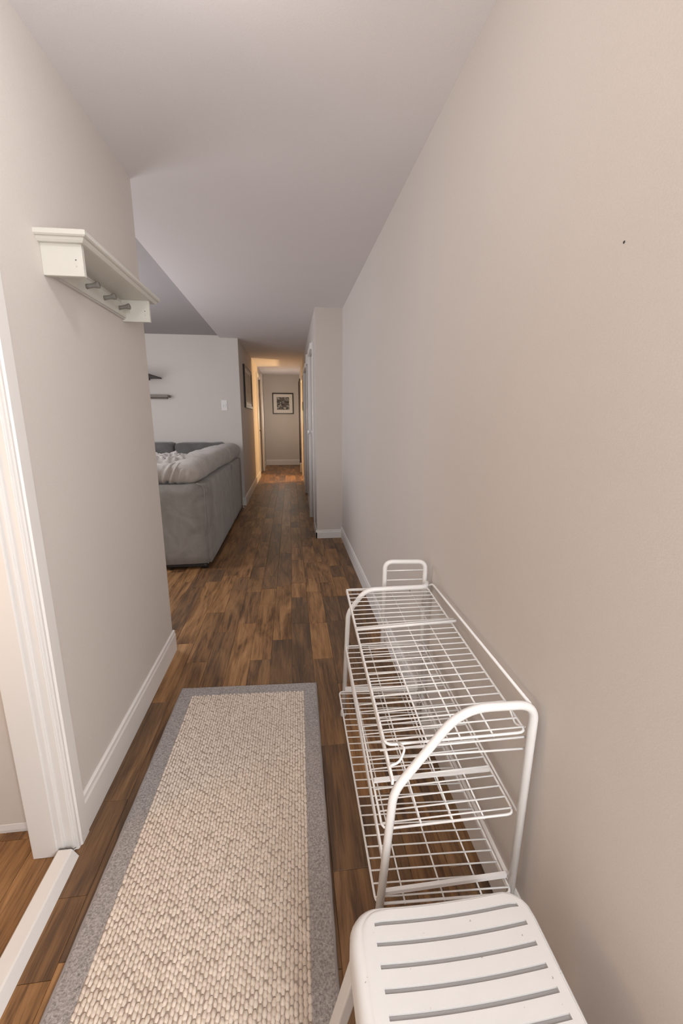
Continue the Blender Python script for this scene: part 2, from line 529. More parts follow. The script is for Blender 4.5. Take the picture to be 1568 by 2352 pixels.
for (x, y, L) in rest:
    if in_rug(x + .02, y + .02) and in_rug(x + PW - .02, y + L - .02) and in_rug(x + .02, y + L - .02): continue
    vs, fs = plank_geo(L); k = len(V)
    V += [(a + x, b + y, c) for a, b, c in vs]; F += [tuple(i + k for i in f) for f in fs]
st = from_py('planks', V, F, M_WOOD, floor); st['kind'] = 'stuff'
at = st.data.attributes.new('stuff', 'FLOAT', 'FACE')
for i in range(len(at.data)): at.data[i].value = 1.0

# ------------------------------------------------------------------ baseboards, door casings, threshold
def baseboard_y(name, xw, side, y0, y1, h=0.135, t=0.014):
    """board along Y on a wall plane x = xw, standing out towards side (+1 / -1)"""
    s = side
    prof = [(xw, 0), (xw + s * t, 0), (xw + s * t, h - 0.028), (xw + s * t * 0.75, h - 0.018), (xw + s * t * 0.7, h - 0.004), (xw + s * t * 0.35, h), (xw, h)]
    return struct(prism(name, prof, 'y', y0, y1, M_TRIM))
def baseboard_x(name, yw, x0, x1, h=0.135, t=0.014):
    prof = [(yw, 0), (yw - t, 0), (yw - t, h - 0.028), (yw - t * 0.75, h - 0.018), (yw - t * 0.7, h - 0.004), (yw - t * 0.35, h), (yw, h)]
    return struct(prism(name, prof, 'x', x0, x1, M_TRIM))
baseboard_y('baseboard_left', XL, 1, 1.276, YL + 0.014)
baseboard_y('baseboard_right', XR, -1, -3.0, YR, 0.13)
baseboard_x('baseboard_back', YR, XR0 - 0.014, XR, 0.10)
baseboard_y('baseboard_right_hall', XR0, -1, YR - 0.014, 5.25, 0.10)
baseboard_y('baseboard_right_hall', XR0, -1, 6.03, 7.12, 0.10)
baseboard_y('baseboard_right_hall', XR0, -1, 8.09, 9.64, 0.12)
baseboard_y('baseboard_left_hall', XH, 1, YH, 10.38, 0.15)
baseboard_x('baseboard_living', YH, -5.2, XH + 0.014, 0.13)
baseboard_x('baseboard_end', YE, XH, XR0 + 0.03, 0.165)
baseboard_y('baseboard_left_hall', XH, 1, 11.90, YE, 0.15)
# small rounded board in the side room
struct(prism('baseboard_side_room', [(1.312, 0), (1.300, 0), (1.298, 0.012), (1.299, 0.034), (1.304, 0.042), (1.306, 0.052), (1.312, 0.055)], 'x', -3.4, XP + 0.05, M_TRIM))

# doorway to the side room: jamb, stop and stepped casing run up the height
d1 = thing('trim_1', (-0.80, 1.2, 0), 'white stepped door casing and jamb at the left edge beside the runner', 'door frame'); d1['kind'] = 'structure'
box('jamb_board', -0.863, XL + 0.002, 1.206, 1.224, 0, 2.06, M_TRIM, d1, 0.002)
box('door_stop', -0.863, -0.785, 1.192, 1.207, 0, 2.05, M_TRIM, d1, 0.003, 2)
box('stop_bead', -0.786, -0.768, 1.198, 1.210, 0, 2.05, M_TRIM, d1, 0.004, 2)
prism('side_casing', [(XL - 0.001, 1.212), (XL + 0.010, 1.212), (XL + 0.013, 1.216), (XL + 0.013, 1.224), (XL + 0.018, 1.228),
                      (XL + 0.018, 1.272), (XL + 0.014, 1.276), (XL - 0.001, 1.276)], 'z', 0, 2.13, M_TRIM, d1)
box('head_casing', XL, XL + 0.018, 0.13, 1.276, 2.06, 2.13, M_TRIM, d1, 0.002)
box('head_jamb', -0.863, XL + 0.002, 0.20, 1.21, 2.045, 2.062, M_TRIM, d1)
box('back_casing', -0.868, -0.862, 1.207, 1.262, 0, 2.12, M_TRIM, d1, 0.003)
box('far_jamb', -0.863, XL + 0.002, 0.19, 0.206, 0, 2.06, M_TRIM, d1, 0.002)
# threshold
prism('door_threshold', [(-0.786, 0.0), (-0.784, 0.027), (-0.780, 0.031), (-0.742, 0.031), (-0.737, 0.028), (-0.721, 0.0)], 'y', 0.208, 1.188, M_TRIM)
tag(bpy.data.objects['door_threshold'], 'raised white painted threshold strip across the left doorway', 'threshold')
# dark split in the paint where sill meets casing
bm = bmesh.new()
zig = [(-0.777, 0.034), (-0.765, 0.033), (-0.757, 0.034), (-0.750, 0.029), (-0.744, 0.034), (-0.736, 0.028), (-0.727, 0.034)]
add_tube(bm, [(x, 1.1895, z) for x, z in zig], 0.0013, 5)
c_ = from_bm('paint_crack', bm, M_HOLE, d1)
c_['label'] = 'dark jagged crack in the paint at the foot'

# casings and doors of the far corridor
def cased_door(n, y0, y1, zt, cas=0.036, knob=False, label=''):
    d = thing('door_%d' % n, (XR0, (y0 + y1) / 2, 0), label, 'door')
    d['kind'] = 'structure'
    box('door_panel', XR0 + 0.010, XR0 + 0.048, y0 + 0.005, y1 - 0.005, 0.008, zt - 0.005, M_TRIM, d, 0.002)
    for k, (a, b) in enumerate(((0.25, 0.98), (1.12, zt - 0.15))):
        box('door_moulding', XR0 + 0.004, XR0 + 0.012, y0 + 0.11, y1 - 0.11, a, b, M_TRIM, d, 0.004, 2)
    box('casing', XR0 - cas, XR0 + 0.001, y1, y1 + 0.08, 0, zt + 0.07, M_TRIM, d, 0.003)
    box('casing', XR0 - cas * 0.4, XR0 + 0.001, y0 - 0.07, y0, 0, zt + 0.07, M_TRIM, d, 0.003)
    box('head_casing', XR0 - cas, XR0 + 0.001, y0 - 0.0, y1 + 0.0, zt, zt + 0.07, M_TRIM, d, 0.003)
    if knob:
        bm = bmesh.new()
        lathe(bm, [(0.030, 0), (0.030, 0.006), (0.012, 0.012), (0.012, 0.030), (0.024, 0.038), (0.029, 0.050), (0.024, 0.062), (0.008, 0.066)],
              (XR0 + 0.010, y1 - 0.09, 1.225), (-1, 0, 0), 18)
        k = from_bm('door_knob', bm, M_WIRE, d, True)
    return d
cased_door(1, 5.32, 5.95, 2.22, knob=True, label='nearer white door with a round knob on the right of the corridor')
cased_door(2, 7.20, 8.00, 2.22, label='farther white closed door on the right of the corridor')
# opening to the bedroom: casing only
o3 = thing('trim_2', (XR0, 10.1, 0), 'white casing round the lit opening far down the right side', 'door frame'); o3['kind'] = 'structure'
box('casing', XR0 - 0.012, XR0 + 0.001, 9.65, 9.72, 0, 2.33, M_TRIM, o3, 0.002)
box('casing', XR0 - 0.016, XR0 + 0.001, 10.55, 10.63, 0, 2.33, M_TRIM, o3, 0.002)
box('jamb', XR0, XR0 + 0.12, 10.535, 10.552, 0, 2.26, M_TRIM, o3)
box('head_casing', XR0 - 0.012, XR0 + 0.001, 9.72, 10.55, 2.26, 2.33, M_TRIM, o3)
# left far doorway: near casing catches the lamp, far casing faces the camera
o4 = thing('trim_3', (XH, 11.0, 0), 'white door casing far down the left side catching warm light', 'door frame'); o4['kind'] = 'structure'
box('casing', XH - 0.001, XH + 0.022, 10.38, 10.50, 0, 2.47, M_TRIM, o4, 0.003)
box('head_casing', XH - 0.001, XH + 0.022, 10.50, 11.60, 2.40, 2.47, M_TRIM, o4, 0.003)
box('casing', XH - 0.02, XH + 0.045, 11.60, 11.90, 0, 2.56, M_TRIM, o4, 0.003)
bm = bmesh.new(); lathe(bm, [(0.026, 0), (0.010, 0.012), (0.022, 0.04), (0.010, 0.055)], (XH - 0.045, 11.45, 1.10), (1, 0, 0), 12)
d3 = thing('door_3', (XH - 0.06, 11.05, 0), 'pale door set in the far left opening', 'door'); d3['kind'] = 'structure'
box('door_panel', XH - 0.085, XH - 0.045, 10.50, 11.60, 0.008, 2.40, M_TRIM, d3, 0.002)
from_bm('door_knob', bm, M_PEG, d3, True)
# right: plinth block and dark wooden door of the last opening
o5 = thing('door_4', (XR0, 12.1, 0), 'dark brown wooden door with casing at the far right end of the corridor', 'door'); o5['kind'] = 'structure'
box('plinth_block', XR0 - 0.050, XR0 + 0.001, 11.25, 11.40, 0, 0.24, M_TRIM, o5, 0.004)
box('casing', XR0 - 0.028, XR0 + 0.001, 12.70, 12.80, 0, 2.46, M_DARKDOOR, o5, 0.002)
box('door_panel', XR0 - 0.010, XR0 + 0.001, 11.75, 12.70, 0.01, 2.40, M_DARKDOOR, o5, 0.002)
box('head_casing', XR0 - 0.022, XR0 + 0.001, 11.75, 12.70, 2.40, 2.46, M_DARKDOOR, o5, 0.002)

# door chime box and dark wall plate
ch = thing('door_chime', (XR0, 6.66, 2.28), 'small white chime box high on the right corridor wall', 'door chime')
box('chime_body', XR0 - 0.035, XR0, 6.58, 6.74, 2.20, 2.34, M_TRIM, ch, 0.006, 2)
box('chime_grille', XR0 - 0.038, XR0 - 0.034, 6.60, 6.72, 2.225, 2.27, M_MAT, ch, 0.001)
tm = thing('thermostat', (XR0, 9.40, 1.68), 'small dark thermostat on the right wall far down the corridor', 'thermostat')
box('backplate', XR0 - 0.008, XR0, 9.32, 9.50, 1.56, 1.78, M_MAT, tm, 0.002)
box('display', XR0 - 0.020, XR0 - 0.007, 9.34, 9.48, 1.58, 1.76, M_BLACK, tm, 0.003)

# ------------------------------------------------------------------ living room wall: switch and shelves
sw = thing('light_switch', (-1.017, YH, 1.607), 'white light switch plate on the back wall beside the corridor', 'light switch')
box('switch_plate', -1.062, -0.972, YH - 0.008, YH, 1.527, 1.687, M_TRIM, sw, 0.003, 2)
box('toggle', -1.043, -1.026, YH - 0.017, YH - 0.006, 1.585, 1.630, M_WIRE, sw, 0.002)
box('toggle', -1.008, -0.991, YH - 0.017, YH - 0.006, 1.585, 1.630, M_WIRE, sw, 0.002)
s1 = thing('wall_shelf', (-2.4, YH, 2.0), 'dark brown upper floating shelf on the living room wall', 'shelf')
box('shelf_board', -2.95, -1.926, YH - 0.58, YH, 1.990, 2.010, M_SHELFDARK, s1, 0.003)
box('bracket', -2.13, -2.10, YH - 0.30, YH, 1.968, 1.990, M_SHELFDARK, s1, 0.002)
s2 = thing('wall_shelf', (-2.4, YH, 1.75), 'pale brown lower floating shelf on the living room wall', 'shelf')
box('shelf_board', -2.95, -1.815, YH - 0.16, YH, 1.715, 1.752, M_SHELFBROWN, s2, 0.004)
box('wall_cleat', -2.90, -1.86, YH - 0.03, YH, 1.695, 1.716, M_SHELFBROWN, s2, 0.002)

# ------------------------------------------------------------------ framed pictures
p1 = thing('framed_print', (-0.20, YE, 1.85), 'square black-framed black and white print on the end wall', 'picture')
x0, x1, z0, z1 = -0.513, 0.111, 1.545, 2.160
fw = 0.028
bm = bmesh.new()
add_box(bm, x0, x1, YE - 0.035, YE, z1 - fw, z1, 0.002); add_box(bm, x0, x1, YE - 0.035, YE, z0, z0 + fw, 0.002)
add_box(bm, x0, x0 + fw, YE - 0.035, YE, z0 + fw, z1 - fw, 0.002); add_box(bm, x1 - fw, x1, YE - 0.035, YE, z0 + fw, z1 - fw, 0.002)
from_bm('frame', bm, M_FRAME, p1)
box('mat_board', x0 + fw, x1 - fw, YE - 0.020, YE - 0.002, z0 + fw, z1 - fw, M_MAT, p1)
box('print', x0 + 0.125, x1 - 0.125, YE - 0.023, YE - 0.019, z0 + 0.13, z1 - 0.115, M_PRINT, p1)
p2 = thing('framed_print', (XH, 8.1, 1.93), 'tall framed grey print hung on the left corridor wall', 'picture')
y0, y1, z0, z1 = 7.50, 8.80, 1.59, 2.30
bm = bmesh.new(); fw = 0.05
add_box(bm, XH, XH + 0.030, y0, y1, z1 - fw, z1, 0.003); add_box(bm, XH, XH + 0.030, y0, y1, z0, z0 + fw, 0.003)
add_box(bm, XH, XH + 0.030, y1 - fw, y1, z0 + fw, z1 - fw, 0.003); add_box(bm, XH, XH + 0.030, y0, y0 + fw, z0 + fw, z1 - fw, 0.003)
from_bm('frame', bm, M_FRAME, p2)
box('mat_board', XH + 0.001, XH + 0.018, y0 + fw, y1 - fw, z0 + fw, z1 - fw, M_SILVER, p2)
box('print', XH + 0.017, XH + 0.021, y0 + 0.26, y1 - 0.10, z0 + 0.10, z1 - 0.10, M_PRINT2, p2)

# ------------------------------------------------------------------ coat shelf on the left wall
cs = thing('coat_shelf', (XL, 1.85, 1.85), 'cream wooden coat shelf with three pegs on the left wall', 'coat shelf')
zt, zb = 1.955, 1.832
Y0, Y1, XF = 1.488, 2.232, -0.598
# top board with a moulded front and ends
bm = bmesh.new()
def ring(ins, z): return [bm.verts.new(p) for p in ((XL, Y0 + ins, z), (XF - ins, Y0 + ins, z), (XF - ins, Y1 - ins, z), (XL, Y1 - ins, z))]
lv = [(0.004, zt), (0.0, zt - 0.003), (0.0, zt - 0.015), (0.004, zt - 0.019), (0.010, zt - 0.020), (0.012, zt - 0.026), (0.017, zt - 0.032), (0.024, zt - 0.033)]
rs = [ring(a, b) for a, b in lv]
for A, B in zip(rs, rs[1:]):
    for k in range(4): bm.faces.new((A[k], A[(k + 1) % 4], B[(k + 1) % 4], B[k]))
bm.faces.new(rs[0]); bm.faces.new(rs[-1][::-1])
from_bm('top_board', bm, M_CREAM, cs)
for yc in (1.517, 2.150):
    b_ = box('end_bracket', XL, -0.625, yc, yc + 0.017, zb, zt - 0.030, M_CREAM, cs, 0.0012)
    for zz, r in ((1.878, 0.0022), (1.861, 0.0032)):
        bm = bmesh.new(); lathe(bm, [(r, 0), (r * 0.8, 0.0008)], (-0.645, yc + 0.0002, zz), (0, -1, 0), 10)
        h_ = from_bm('screw_hole', bm, M_HOLE if r < 0.003 else M_SILVER, b_)
        if r > 0.003: h_['label'] = 'filled pale screw hole'
box('peg_rail', XL, XL + 0.016, 1.534, 2.150, 1.846, 1.902, M_CREAM, cs, 0.0015)
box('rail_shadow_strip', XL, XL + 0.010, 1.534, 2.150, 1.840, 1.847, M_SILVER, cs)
for yc in (1.772, 1.922, 2.075):
    bm = bmesh.new()
    prof = [(0.0085, 0), (0.0075, 0.012), (0.008, 0.026), (0.0115, 0.040), (0.0125, 0.044), (0.0105, 0.047)]
    lathe(bm, prof, (XL + 0.015, yc, 1.872), (1, 0, 0.16), 14)
    pg = from_bm('peg', bm, M_PEG, cs, True)

# ------------------------------------------------------------------ sofa
so = thing('sectional_sofa', (-1.4, 5.2, 0), 'grey microsuede corner sofa with its back to the corridor', 'sofa')
def soft_box(name, x0, x1, y0, y1, z0, z1, r, mat, parent, amp=0.004, sub=10, seed=0, e=5.0):
    """rounded cushion: cube grid pushed to a rounded box with gentle lumps"""
    bm = bmesh.new(); bmesh.ops.create_cube(bm, size=2.0)
    bmesh.ops.subdivide_edges(bm, edges=bm.edges[:], cuts=sub, use_grid_fill=True)
    from mathutils import noise as mn
    hx, hy, hz = (x1 - x0) / 2, (y1 - y0) / 2, (z1 - z0) / 2
    c = Vector(((x0 + x1) / 2, (y0 + y1) / 2, (z0 + z1) / 2))
    for v in bm.verts:
        p = Vector((v.co.x * hx, v.co.y * hy, v.co.z * hz))
        q = Vector((max(-hx + r, min(hx - r, p.x)), max(-hy + r, min(hy - r, p.y)), max(-hz + r, min(hz - r, p.z))))
        d = p - q
        if d.length > 1e-6: p = q + d.normalized() * r
        n = mn.noise((p + c) * 6 + Vector((seed, 0, 0))) * amp * 1.5 + mn.noise((p + c) * 15) * amp * 0.7
        p += (p.normalized() if p.length else Vector((0, 0, 1))) * n
        v.co = p + c
    return from_bm(name, bm, mat, parent, True)
# base frame and upholstered panels
soft_box('corridor_back_panel', -0.985, -0.770, 3.93, 6.62, 0.052, 0.822, 0.016, M_SUEDE, so, 0.002, 8)
soft_box('arm_panel', -1.95, -0.800, 3.895, 4.06, 0.052, 0.812, 0.020, M_SUEDE, so, 0.003, 8)
tube('piping', fillet([(-0.800, 3.893, 0.06), (-0.793, 3.893, 0.800), (-0.86, 3.90, 0.826)], 0.03), 0.005, M_SUEDE, so, 6)
tube('piping', [(-0.772, 5.55, 0.06), (-0.769, 5.55, 0.815)], 0.003, M_SUEDE, so, 6)
box('underframe', -1.93, -0.82, 3.925, 6.58, 0.022, 0.050, M_BLACK, so)
box('seat_base', -1.92, -0.98, 4.06, 5.75, 0.05, 0.30, M_SUEDE, so, 0.01)
box('seat_base', -3.4, -0.90, 5.75, 6.60, 0.06, 0.42, M_SUEDE, so, 0.02, 2)
soft_box('seat_cushion', -1.90, -1.12, 4.08, 5.75, 0.30, 0.50, 0.06, M_SUEDE, so, 0.008, 8)
soft_box('seat_cushion', -3.35, -1.20, 5.76, 6.35, 0.40, 0.52, 0.05, M_SUEDE, so, 0.008, 8)
for (fx, fy) in ((-0.845, 3.955), (-1.88, 3.955), (-0.83, 6.55), (-3.3, 6.55)):
    bm = bmesh.new(); lathe(bm, [(0.028, 0.0), (0.036, 0.055)], (fx, fy, 0), (0, 0, 1), 12)
    from_bm('foot', bm, M_BLACK, so, True)
bm = bmesh.new(); lathe(bm, [(0.012, 0), (0.014, 0.006), (0.010, 0.016)], (-0.768, 6.60, 0.04), (1, 0, 0), 10)
sc = from_bm('glide_button', bm, M_WIRE, so, True); sc['label'] = 'small white button at the far bottom corner'
# big back cushions lying along the corridor side
def roll(name, pts, radii, mat, parent, n=22, flat=1.0, seed=0, wr=0.012, steps=70, creases=()):
    from mathutils import noise as mn
    P = [Vector(p) for p in pts]; m = len(P)
    def samp(t, arr):
        t = t * (m - 1); i = min(int(t), m - 2); f = t - i; f = f * f * (3 - 2 * f)
        return arr[i] * (1 - f) + arr[i + 1] * f
    bm = bmesh.new(); rings = []
    for s in range(steps + 1):
        t = s / steps; c = samp(t, P); rx = samp(t, [r[0] for r in radii]); rz = samp(t, [r[1] for r in radii])
        cap = min(1.0, math.sqrt(max(0, 1 - max(0, (0.06 - t) / 0.06) ** 2.2)) + 0.001, math.sqrt(max(0, 1 - max(0, (t - 0.95) / 0.05) ** 2.2)) + 0.001)
        ring = []
        for k in range(n):
            a = 2 * math.pi * k / n
            ca, sa = math.cos(a), math.sin(a); e = 0.72
            x = math.copysign(abs(ca) ** e, ca) * rx * cap; z = math.copysign(abs(sa) ** e, sa) * rz * cap
            p = c + Vector((x, 0, z))
            d = mn.noise(Vector((p.x * 9, p.y * 4 + seed, p.z * 9))) * wr + mn.noise(Vector((p.x * 25, p.y * 18, p.z * 25 + seed))) * wr * 0.35
            for cy, dep, wdt in creases:
                dd = (p.y + 0.35 * (p.z - c.z) - cy) / wdt
                d -= dep * math.exp(-dd * dd)
            p += (p - c).normalized() * d if (p - c).length > 1e-5 else Vector()
            ring.append(bm.verts.new(p))
        rings.append(ring)
    for A, B in zip(rings, rings[1:]):
        for k in range(n): bm.faces.new((A[k], A[(k + 1) % n], B[(k + 1) % n], B[k]))
    bm.faces.new(rings[0][::-1]); bm.faces.new(rings[-1])
    return from_bm(name, bm, mat, parent, True)
# corridor-side back cushion: fat bolster lying along the back panel
roll('back_cushion', [(-0.985, 3.92, 0.905), (-0.99, 4.3, 0.925), (-0.985, 5.0, 0.93), (-0.96, 5.9, 0.925), (-0.93, 6.55, 0.92), (-0.92, 6.78, 0.91)],
     [(0.16, 0.085), (0.175, 0.115), (0.18, 0.125), (0.17, 0.125), (0.15, 0.12), (0.13, 0.10)], M_CUSH, so, seed=3,
     creases=((4.75, 0.012, 0.05), (5.35, 0.014, 0.04), (6.1, 0.008, 0.06)))
# end cushion along the arm, gathered in folds
def arm_cushion():
    from mathutils import noise as mn
    bm = bmesh.new(); rings = []; N, K = 90, 26
    for s in range(N + 1):
        t = s / N; x = -0.86 - t * 1.05
        cap = min(1.0, math.sqrt(max(0, 1 - max(0, (0.07 - t) / 0.07) ** 2.2)) + 0.002)
        ring = []
        for k in range(K):
            a = 2 * math.pi * k / K; ca, sa = math.cos(a), math.sin(a)
            y = 4.05 + math.copysign(abs(ca) ** 0.7, ca) * 0.14 * cap
            z = 0.902 + math.copysign(abs(sa) ** 0.7, sa) * 0.092 * cap
            p = Vector((x, y, z))
            u = (x + 1.08 - (z - 0.9) * 0.5)
            fold = 0.016 * math.sin(u * 95 + 6 * (z - 0.9)) * math.exp(-(u / 0.075) ** 2)
            d = fold + mn.noise(p * 11) * 0.012 + mn.noise(p * 30) * 0.004
            c = Vector((x, 4.05, 0.902)); p += (p - c).normalized() * d
            ring.append(bm.verts.new(p))
        rings.append(ring)
    for A, B in zip(rings, rings[1:]):
        for k in range(K): bm.faces.new((A[k], A[(k + 1) % K], B[(k + 1) % K], B[k]))
    bm.faces.new(rings[0][::-1]); bm.faces.new(rings[-1])
    return from_bm('arm_cushion', bm, M_CUSH, so, True)
arm_cushion()
# far back cushions against the living room wall
soft_box('far_back_cushion', -1.690, -0.98, 6.40, 6.70, 0.50, 1.055, 0.06, M_SUEDE_DK, so, 0.006, 10, 2)
soft_box('far_back_cushion', -2.45, -1.705, 6.40, 6.70, 0.50, 1.060, 0.06, M_SUEDE_DK, so, 0.006, 10, 5)
soft_box('far_back_cushion', -3.25, -2.465, 6.40, 6.70, 0.50, 1.060, 0.06, M_SUEDE_DK, so, 0.006, 10, 8)
box('far_back_panel', -3.4, -0.90, 6.66, 6.88, 0.06, 0.95, M_SUEDE_DK, so, 0.02, 2)
# crumpled throw
def throw_blanket():
    from mathutils import noise as mn
    N, K = 60, 44; vs = []; fs = []
    for i in range(N + 1):
        for j in range(K + 1):
            u, v = i / N, j / K
            x = -1.62 + u * 0.72; y = 4.14 + v * 0.40
            p = Vector((x, y, 0))
            h = 0.035 * abs(mn.noise(Vector((x * 6, y * 9, 1)))) + 0.030 * abs(mn.noise(Vector((x * 14, y * 18, 4)))) + 0.012 * mn.noise(Vector((x * 34, y * 40, 2)))
            base = 1.000 + 0.030 * math.sin(math.pi * min(1, u * 1.05)) * math.sin(math.pi * v)
            edge = min(u, 1 - u, v, 1 - v) * 7
            z = base + h * 1.5 - 0.12 * max(0, 1 - edge) ** 2
            vs.append((x + 0.02 * mn.noise(Vector((y * 9, u * 3, 7))), y + 0.03 * mn.noise(Vector((x * 8, v * 3, 9))), z))
    for i in range(N):
        for j in range(K):
            a = i * (K + 1) + j; fs.append((a, a + K + 1, a + K + 2, a + 1))
    o = from_py('throw_blanket', vs, fs, M_THROW, None, True)
    md = o.modifiers.new('thick', 'SOLIDIFY'); md.thickness = 0.012; md.offset = -1
    return tag(o, 'crumpled pale grey throw heaped on the sofa cushions', 'blanket')
throw_blanket()

# ------------------------------------------------------------------ rug
rug = thing('runner_rug', (-0.25, 1.1, 0), 'beige woven runner rug with a plain grey border on the wood floor', 'rug')
RZ = 0.010
def RP(u, v, z): p = rug_o + rug_u * u + rug_v * v; return (p.x, p.y, z)
BW, BT = 0.064, 0.070
box_v = [RP(BW - .004, BT - .004, 0), RP(RUG_W - BW + .004, BT - .004, 0), RP(RUG_W - BW + .004, RUG_L, 0), RP(BW - .004, RUG_L, 0)]
box_v += [(x, y, RZ - 0.003) for x, y, z in box_v]
from_py('backing', box_v, [(3, 2, 1, 0), (4, 5, 6, 7), (0, 1, 5, 4), (1, 2, 6, 5), (2, 3, 7, 6), (3, 0, 4, 7)], M_RUGBACK, rug)
def border():
    # U-shaped band: rounded outer edge, tiny waver, flat nap
    from mathutils import noise as mn
    vs, fs = [], []
    path = []
    n1, n2 = 80, 40
    for i in range(n1 + 1): path.append(('L', i / n1))
    for i in range(1, n2 + 1): path.append(('T', i / n2))
    for i in range(1, n1 + 1): path.append(('R', i / n1))
    prof = [(0.0, 0.0), (0.0, RZ * 0.6), (0.0015, RZ * 0.9), (0.004, RZ), (0.5, RZ), (0.97, RZ - 0.0005), (1.0, RZ - 0.002), (1.0, 0.0)]
    for (sd, t) in path:
        for (q, z) in prof:
            if sd == 'L': ou, ov, iu, iv = 0, RUG_L * (1 - t), BW, BT + (RUG_L - BT) * (1 - t)
            elif sd == 'T': ou, ov, iu, iv = RUG_W * t, 0, BW + (RUG_W - 2 * BW) * t, BT
            else: ou, ov, iu, iv = RUG_W, RUG_L * t, RUG_W - BW, BT + (RUG_L - BT) * t
            qq = q if q in (0.0, 1.0, 0.5, 0.97) else q / BW
            u = ou + (iu - ou) * qq; v = ov + (iv - ov) * qq
            wv = 0.0022 * mn.noise(Vector((u * 7, v * 7, 3))) if q == 0.0 or q < 0.1 else 0
            wv2 = 0.0025 * mn.noise(Vector((u * 40, v * 40, 9))) if q > 0.9 else 0
            vs.append(RP(u + wv + wv2, v + wv, z))
    m = len(prof)
    for i in range(len(path) - 1):
        for k in range(m - 1):
            a = i * m + k; fs.append((a, a + 1, a + m + 1, a + m))
    return from_py('border', vs, fs, M_BORDER, rug, False)
bo = border(); bo['label'] = 'plain grey border band'
def weave():
    vs, fs = [], []
    LW, LL = 0.0108, 0.0166
    nu = int((RUG_W - 2 * BW) / LW); LW = (RUG_W - 2 * BW) / nu
    nv = int((RUG_L - BT) / LL)
    R = random.Random(3)
    for i in range(nu):
        for j in range(-1, nv):
            u0 = BW + i * LW; v0 = BT + (j + (0.5 if i % 2 else 0)) * LL
            if v0 < BT - LL * 0.6: continue
            du, dv = R.uniform(-.0010, .0010), R.uniform(-.0030, .0030)
            hh = RZ + 0.0028 + R.uniform(-0.0012, 0.0012); tw = R.uniform(-0.0016, 0.0022)
            wsc = R.uniform(0.9, 1.12); k0 = len(vs)
            vlen = LL * R.uniform(0.96, 1.10)
            for a in range(4):
                fa = a / 3
                pz = (0.0, 1.0, 0.95, 0.0)[a]; pw = (0.62, 1.0, 1.0, 0.62)[a]
                for b in range(5):
                    fb = b / 4 - 0.5
                    cz = (0.0, 0.72, 1.0, 0.72, 0.0)[b]
                    z = RZ - 0.004 + (hh - RZ + 0.004) * (cz * (0.45 + 0.55 * pz))
                    uu = u0 + LW / 2 + du + fb * LW * 1.06 * pw * wsc + tw * (fa - 0.5)
                    vv = max(BT - 0.002, v0 + dv + vlen * fa)
                    vs.append(RP(uu, vv, z))
            for a in range(3):
                for b in range(4):
                    q = k0 + a * 5 + b; fs.append((q, q + 1, q + 6, q + 5))
    o = from_py('woven_loops', vs, fs, M_RUG, rug, True); o['kind'] = 'stuff'
    o['label'] = 'beige looped wool field'
weave()
# stitched binding cord on the right edge
bd = tube('edge_binding', [RP(RUG_W + 0.001 + 0.0006 * math.sin(k * 1.7), RUG_L * k / 60, 0.0055) for k in range(61)], 0.0048, M_LATEX, rug, 8)
tube('edge_binding', [RP(-0.001 + 0.0006 * math.sin(k * 1.3), RUG_L * k / 60, 0.0055) for k in range(61)], 0.0048, M_LATEX, rug, 8)

# ------------------------------------------------------------------ white wire shoe rack
rk = thing('shoe_rack', (0.39, 1.25, 0), 'white wire three-tier shoe rack with tube ends along the right wall', 'shoe rack')
TR = 0.0105
near_pts = fillet([(0.192, 0.83, 0.0), (0.226, 0.815, 0.525), (0.385, 0.820, 0.735), (0.567, 0.815, 0.735), (0.562, 0.825, 0.0)], [0.035, 0.07, 0.045], 8)
nf = tube('end_frame', near_pts, TR, M_WIRE, rk, 14)
far_pts = fillet([(0.222, 1.745, 0.012), (0.222, 1.60, 0.610), (0.292, 1.59, 0.712), (0.550, 1.585, 0.716), (0.568, 1.64, 0.715), (0.566, 1.66, 0.60)], [0.03, 0.04, 0.03, 0.02], 7)
ff = tube('end_frame', far_pts, TR * 0.95, M_WIRE, rk, 14)
for k, (x, y, z) in enumerate(((0.192, 0.83, 0.0), (0.562, 0.825, 0.0), (0.222, 1.748, 0.0))):
    bm = bmesh.new(); lathe(bm, [(0.0125, 0), (0.0135, 0.004), (0.0122, 0.028)], (x, y, z), (0, 0, 1), 14)
    f_ = from_bm('foot_cap', bm, M_WIRE, rk, True)
# taller hoop behind the far end
hoop = tube('hoop_handle', fillet([(0.386, 1.665, 0.405), (0.388, 1.66, 0.806), (0.566, 1.66, 0.800), (0.566, 1.66, 0.0)], 0.035, 8), TR * 0.92, M_WIRE, rk, 14)
for z in (0.765, 0.722, 0.42):
    tube('hoop_rung', [(0.386, 1.66, z), (0.566, 1.66, z - 0.002)], 0.0028, M_WIRE, hoop, 6)
# cross bars of the frames
def flat_bar(name, a, b, hgt, thk, parent):
    a, b = Vector(a), Vector(b); d = (b - a).normalized(); up = Vector((0, 0, 1)); s = d.cross(up).normalized()
    vs = []
    for p in (a, b):
        for (i, j) in ((-1, -1), (1, -1), (1, 1), (-1, 1)): vs.append(p + s * (i * thk / 2) + up * (j * hgt / 2))
    return from_py(name, vs, [(0, 1, 2, 3), (7, 6, 5, 4), (0, 4, 5, 1), (1, 5, 6, 2), (2, 6, 7, 3), (3, 7, 4, 0)], M_WIRE, parent)
flat_bar('lower_bar', (0.208, 0.836, 0.187), (0.562, 0.836, 0.192), 0.011, 0.010, rk)
flat_bar('lower_bar', (0.222, 1.690, 0.185), (0.565, 1.660, 0.185), 0.018, 0.010, rk)
tube('upper_bar', [(0.205, 0.880, 0.585), (0.562, 0.830, 0.632)], 0.0028, M_WIRE, rk, 6)
tube('upper_bar', [(0.226, 0.880, 0.560), (0.562, 0.830, 0.598)], 0.0028, M_WIRE, rk, 6)

